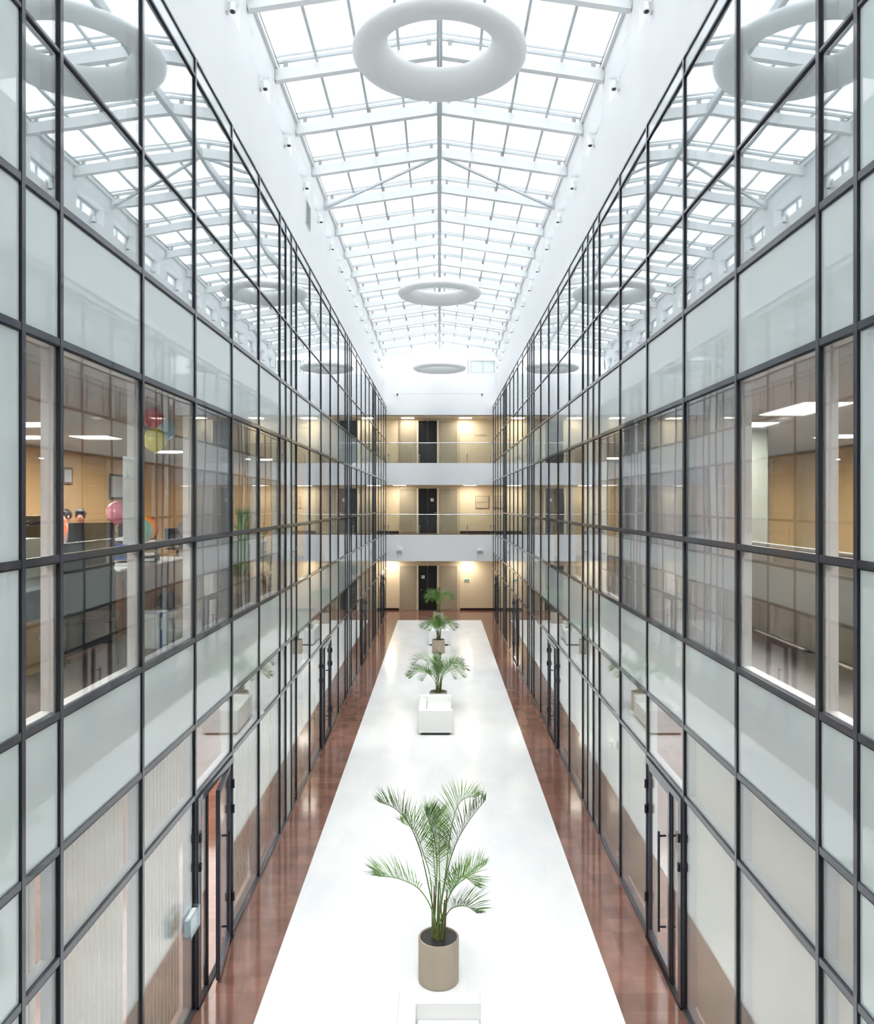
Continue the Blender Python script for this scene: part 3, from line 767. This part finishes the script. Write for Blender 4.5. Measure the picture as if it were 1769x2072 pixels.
leafy(-3.80, 6.98, FZ+1.12, 'dark leafy plant on the pale cabinet beside the white lining post', .22, 60, 2, .06, .08, 'leafdark', .1)
leafy(-3.6, 14.5, FZ+.74, 'bright green plant on the white topped brown desk', .55, 60, 5, .1, .15, 'leaf', .25, .05)
leafy(-3.2, 12.7, FZ, 'tall thin green plant behind the glass past the paper sheet', 1.15, 90, 6, .13, .25, 'leaf', .2, .05)
leafy(-6.8, 17.2, FZ, 'tall leafy plant on the floor before the peach back wall', 1.0, 70, 9, .14, .25)
def monitor(x, y, z, rot, label):
    t = thing('computer_monitor', label, 'monitor', (x, y, z), rot, 'monitors in the left-hand office')
    MB().box(-.1, .1, -.08, .08, 0, .012).build('base', 'black', t); MB().box(-.02, .02, -.015, .015, .012, .2).build('neck', 'black', t)
    MB().box(-.26, .26, -.02, .02, .12, .46).build('housing', 'black', t, bevel=.005); MB().box(-.245, .245, .02, .022, .135, .445).build('screen', 'screen', t)
monitor(-4.2, 9.55, FZ+.74, R(30), 'black monitor seen from behind below the pink balloon'); 
monitor(-5.25, 10.4, FZ+.81, R(40), 'black monitor in front of the dark haired person')
monitor(-3.9, 10.2, FZ+.735, R(50), 'black monitor beside the stacked paper trays')
def tray(x, y, label, cols):
    t = thing('paper_tray_stack', label, 'paper tray', (x, y, FZ+.72), R(10), 'stacks on the reddish desk')
    for q, c in enumerate(cols):
        MB().box(-.12, .12, -.16, .16, q*.07, q*.07+.012).box(-.12, -.115, -.16, .16, q*.07+.012, q*.07+.05).box(.115, .12, -.16, .16, q*.07+.012, q*.07+.05).build('tray', 'vent' if q % 2 else 'black', t)
        MB().box(-.105, .105, -.15, .15, q*.07+.013, q*.07+.045).build('paper_pile', c, t)
tray(-3.55, 9.0, 'black stacked trays of blue and white papers on the reddish desk', ['paper', 'bluebinder', 'paper', 'bluebinder', 'paper'])
tray(-3.6, 9.75, 'second stack of trays with mostly white papers, farther along the desk', ['paper', 'paper', 'bluebinder', 'paper'])
t = tag(MB().box(-.15, .15, -.2, .2, 0, .02).build('paper_pile', 'paper', None, (-3.5, 8.5, FZ+.72)), 'flat pile of white papers on the near end of the reddish desk', 'papers')
def binder(x, y, h, mat, label):
    t = thing('ring_binder', label, 'binder', (x, y, FZ), 0, 'binders on the office floor')
    MB().box(0, -.24, 0, .07, 0, h).build('cover', mat, t, bevel=.003); MB().box(.001, .0, .015, .055, h*.5, h*.85).build('spine_label', 'paper', t)
    MB().box(-.01, -.235, .01, .06, h, h+.002).build('page_block', 'paper', t)
for q, (yy, mt, lb) in enumerate([(7.78, 'paper', 'pale ring binder standing on the office floor, first of the row'), (7.87, 'bluebinder', 'blue ring binder on the office floor, between white ones'), (8.02, 'paper', 'white ring binder on the office floor after the blue one')]):
    binder(-2.78, yy, .34, mt, lb)
t = thing('cardboard_box', 'low white box on the office floor behind the glass, a dark bag on it', 'box', (-2.75, 8.22, FZ))
MB().box(0, -.35, 0, .62, 0, .26).build('box_body', 'palecab', t, bevel=.004); MB().box(.005, -.355, -.005, .625, .24, .29).build('lid', 'paper', t)
t = thing('handbag', 'rounded navy bag lying on the white box behind the glass', 'bag', (-2.95, 8.6, FZ+.29))
MB().ell((0, 0, .09), .12, .2, .09, 18, 10).build('bag_body', 'navy', t, smooth=True); MB().tube([(0, -.1, .15), (0, -.06, .24), (0, .06, .24), (0, .1, .15)], .008, 6).build('strap', 'black', t, smooth=True)
# wire legged chair near the glass
def chair(x, y, rot, label):
    t = thing('office_chair', label, 'chair', (x, y, FZ), rot)
    MB().box(-.22, .22, -.22, .22, .44, .48).build('seat', 'black', t, bevel=.012)
    MB().box(-.21, .21, .2, .23, .55, .88).build('backrest', 'black', t, bevel=.012)
    for a in (-1, 1):
        for b in (-1, 1): MB().tube([(a*.19, b*.19, .45), (a*.22, b*.22, 0)], .013, 7).build('leg', 'black', t)
        MB().tube([(a*.19, .2, .46), (a*.19, .22, .88)], .011, 7).build('back_rail', 'black', t)
chair(-2.98, 6.75, R(200), 'black chair with thin legs close behind the left-hand glass')
# pictures on the back wall
def picture(u, v, w, h, mat, label):
    X = 7.78; Y = X*F/(889.6-u)
    t = thing('framed_picture', label, 'picture', (-X, Y, CZ+(1019-v)*Y/F), 0, 'pictures on the peach wall')
    MB().box(0, .03, -w/2, w/2, -h/2, h/2).build('picture_frame', mat, t); MB().box(.03, .034, -w/2+.05, w/2-.05, -h/2+.05, h/2-.05).build('picture_sheet', 'peach' if mat == 'navy' else 'paperink', t)
picture(135, 963, .42, .36, 'wood', 'small brown framed picture on the peach office wall')
picture(235, 985, .8, .6, 'shirt_grey', 'larger dull brown picture on the peach wall above the pink balloon')
# people
def person(x, y, rot, label, shirt, seat=.46, lean=0):
    t = thing('person', label, 'person', (x, y, FZ), rot)
    me = bpy.data.meshes.new('body')
    V = []; E = []; Rd = []
    def add(p, r, par=None):
        V.append(p); Rd.append(r)
        if par is not None: E.append((par, len(V)-1))
        return len(V)-1
    pel = add((0, 0, seat+.1), (.15, .11))
    sp = add((0, .02-lean*.1, seat+.28), (.135, .10), pel); ch = add((0, .0-lean*.2, seat+.46), (.16, .11), sp)
    nk = add((0, -.01-lean*.25, seat+.60), (.055, .055), ch); hd0 = add((0, -.03-lean*.27, seat+.66), (.06, .065), nk)
    hd1 = add((0, -.04-lean*.28, seat+.74), (.078, .092), hd0); hd2 = add((0, -.035-lean*.28, seat+.81), (.06, .075), hd1)
    for s in (-1, 1):
        sh = add((s*.17, -lean*.2, seat+.52), (.058, .058), ch); el = add((s*.23, -.1-lean*.25, seat+.28), (.042, .042), sh)
        wr = add((s*.16, -.33-lean*.25, seat+.29), (.026, .022), el); pm = add((s*.14, -.40-lean*.25, seat+.285), (.036, .014), wr)
        for q in range(4):
            fx = s*.14+(q-1.5)*.019; L = (.055, .068, .072, .06)[q]
            k1 = add((fx, -.445-lean*.25, seat+.285), (.0085, .0085), pm); k2 = add((fx, -.445-L*.6-lean*.25, seat+.275), (.0078, .0078), k1); add((fx, -.445-L-lean*.25, seat+.26), (.006, .006), k2)
        th = add((s*.14-s*.036, -.385-lean*.25, seat+.28), (.010, .010), wr); add((s*.14-s*.05, -.42-lean*.25, seat+.27), (.008, .008), th)
        hp = add((s*.09, -.03, seat+.07), (.085, .08), pel); kn = add((s*.12, -.44, seat+.06), (.06, .06), hp)
        an = add((s*.12, -.42, .09), (.038, .038), kn); add((s*.12, -.56, .035), (.038, .03), an)
    me.from_pydata(V, E, []); me.materials.append(M['skin']); me.materials.append(M[shirt]); me.materials.append(M['trouser'])
    o = link('body', me, t)
    md = o.modifiers.new('skin', 'SKIN'); 
    for i, sv in enumerate(me.skin_vertices[0].data): sv.radius = Rd[i]; sv.use_root = (i == 0)
    ss = o.modifiers.new('sub', 'SUBSURF'); ss.levels = 1; ss.render_levels = 2
    dg = bpy.context.evaluated_depsgraph_get(); ev = o.evaluated_get(dg)
    nm = bpy.data.meshes.new_from_object(ev); o.modifiers.clear(); o.data = nm
    if len(nm.materials) < 3:
        nm.materials.clear()
        for q in ('skin', shirt, 'trouser'): nm.materials.append(M[q])
    for p in nm.polygons:
        p.use_smooth = True; c = p.center
        if c.z > seat+.595 or c.y < -.33-lean*.25 and c.z > seat+.2: p.material_index = 0
        elif c.z > seat+.17: p.material_index = 1
        else: p.material_index = 2
    hy = -.04-lean*.28; hz = seat+.775
    hm = MB().ell((0, hy+.018, hz+.02), .09, .105, .10, 18, 12)
    hm.v = [(a, max(b, hy-.055+abs(c-hz)*.2) if c < hz+.06 else b, c) for a, b, c in hm.v]
    hm.build('hair', 'hair', t, smooth=True)
    f = MB(); f.ell((-.03, hy-.086, hz-.01), .009, .006, .006, 8, 6).ell((.03, hy-.086, hz-.01), .009, .006, .006, 8, 6); f.build('eyes', 'hair', t)
    MB().ell((0, hy-.097, hz-.03), .011, .014, .022, 8, 6).build('nose', 'skin', t, smooth=True)
    MB().ell((0, hy-.083, hz-.07), .024, .006, .006, 8, 6).build('mouth', 'b_red', t)
    for s in (-1, 1): MB().ell((s*.083, hy+.0, hz-.02), .01, .02, .032, 8, 6).build('ear', 'skin', t, smooth=True)
    return t
person(-5.95, 13.15, R(15), 'dark haired person in grey seated behind a black monitor', 'shirt_grey', .46, .3)
person(-6.5, 13.9, R(-25), 'person in rust orange seated just past the dark mullion', 'shirt_orange', .44, .2)
person(-6.0, 18.5, R(60), 'dark haired person seated deep in the office past the balloons', 'shirt_grey', .42, .4)
for (x, y, r_, lb) in [(-5.98, 13.3, 15, 'dark office chair under the person in grey'), (-6.53, 14.05, -25, 'dark office chair under the person in rust orange'), (-6.15, 18.55, 60, 'dark office chair under the person seated deep in the office')]:
    t = thing('office_chair', lb, 'chair', (x, y, FZ), R(r_))
    MB().box(-.23, .23, -.3, .15, .36, .40).build('seat', 'black', t, bevel=.01); MB().box(-.21, .21, .17, .21, .45, .85).build('backrest', 'black', t, bevel=.01)
    MB().tube([(0, 0, .06), (0, 0, .36)], .03, 8).box(-.02, .02, .15, .20, .38, .5).build('column', 'black', t)
    for q in range(5): MB().tube([(0, 0, .08), (.27*math.cos(q*1.257), .27*math.sin(q*1.257), .03)], [.02, .014], 6).build('leg', 'black', t)
# clear holder on the glass next to the near left door
t = thing('leaflet_holder', 'clear box holder fixed on the glass beside the open left-hand door', 'holder', (-W+.03, 7.87, 1.02))
MB().box(0, .09, -.3, 0, 0, .01).box(.085, .09, -.3, 0, .01, .2).box(0, .09, -.3, -.295, .01, .2).box(0, .09, -.005, 0, .01, .2).box(0, .005, -.295, -.005, .01, .24).build('holder_box', 'clear', t)
MB().box(.02, .06, -.28, -.02, .012, .17).build('leaflet_pile', 'paper', t)
# switch plates on the lower right glass wall side
t = thing('door_sensor', 'small white sensor box beside the near right-hand door', 'sensor', (W-.03, 11.3, 1.75))
MB().box(0, -.03, -.05, .05, -.06, .06).build('sensor_case', 'sign_w', t, bevel=.004)

# ---------------------------------------------------------------- world, camera, render look
wd = bpy.data.worlds.new('overcast'); sc.world = wd; wd.use_nodes = True
nt = wd.node_tree; bg = nt.nodes['Background']
tc = nt.nodes.new('ShaderNodeTexCoord'); ns = nt.nodes.new('ShaderNodeTexNoise'); ns.inputs['Scale'].default_value = 2.5; ns.inputs['Detail'].default_value = 4
rp = nt.nodes.new('ShaderNodeValToRGB'); rp.color_ramp.elements[0].color = (.93, .965, 1, 1); rp.color_ramp.elements[1].color = (1, .99, .97, 1)
rp.color_ramp.elements[0].position = .35; rp.color_ramp.elements[1].position = .6
nt.links.new(tc.outputs['Generated'], ns.inputs['Vector']); nt.links.new(ns.outputs['Fac'], rp.inputs[0]); nt.links.new(rp.outputs[0], bg.inputs['Color'])
bg.inputs['Strength'].default_value = 2.4
sl = bpy.data.lights.new('sun', 'SUN'); sl.energy = 3.2; sl.angle = R(26); sl.color = (1, .985, .96)
so = bpy.data.objects.new('sun', sl); COL.objects.link(so); so.rotation_euler = (R(20), 0, 0); so.location = (0, 10, 30)
cam = bpy.data.cameras.new('camera'); co = bpy.data.objects.new('camera', cam); COL.objects.link(co); sc.camera = co
co.location = (0, 0, CZ); co.rotation_euler = (R(90), 0, 0)
cam.sensor_fit = 'HORIZONTAL'; cam.sensor_width = 36; cam.lens = F/1769*36
cam.shift_x = -(889.6-884.5)/1769; cam.shift_y = -(1036-1019)/1769
cam.clip_start = .05; cam.clip_end = 300
sc.view_settings.view_transform = 'Standard'; sc.view_settings.look = 'None'; sc.view_settings.gamma = 1; sc.view_settings.use_curve_mapping = False
sc.view_settings.exposure = .07
cy = sc.cycles
cy.max_bounces = 6; cy.diffuse_bounces = 4; cy.glossy_bounces = 3; cy.transmission_bounces = 2; cy.transparent_max_bounces = 14
cy.use_adaptive_sampling = True; cy.adaptive_threshold = .15; cy.adaptive_min_samples = 10
cy.use_denoising = True; cy.sample_clamp_indirect = 6
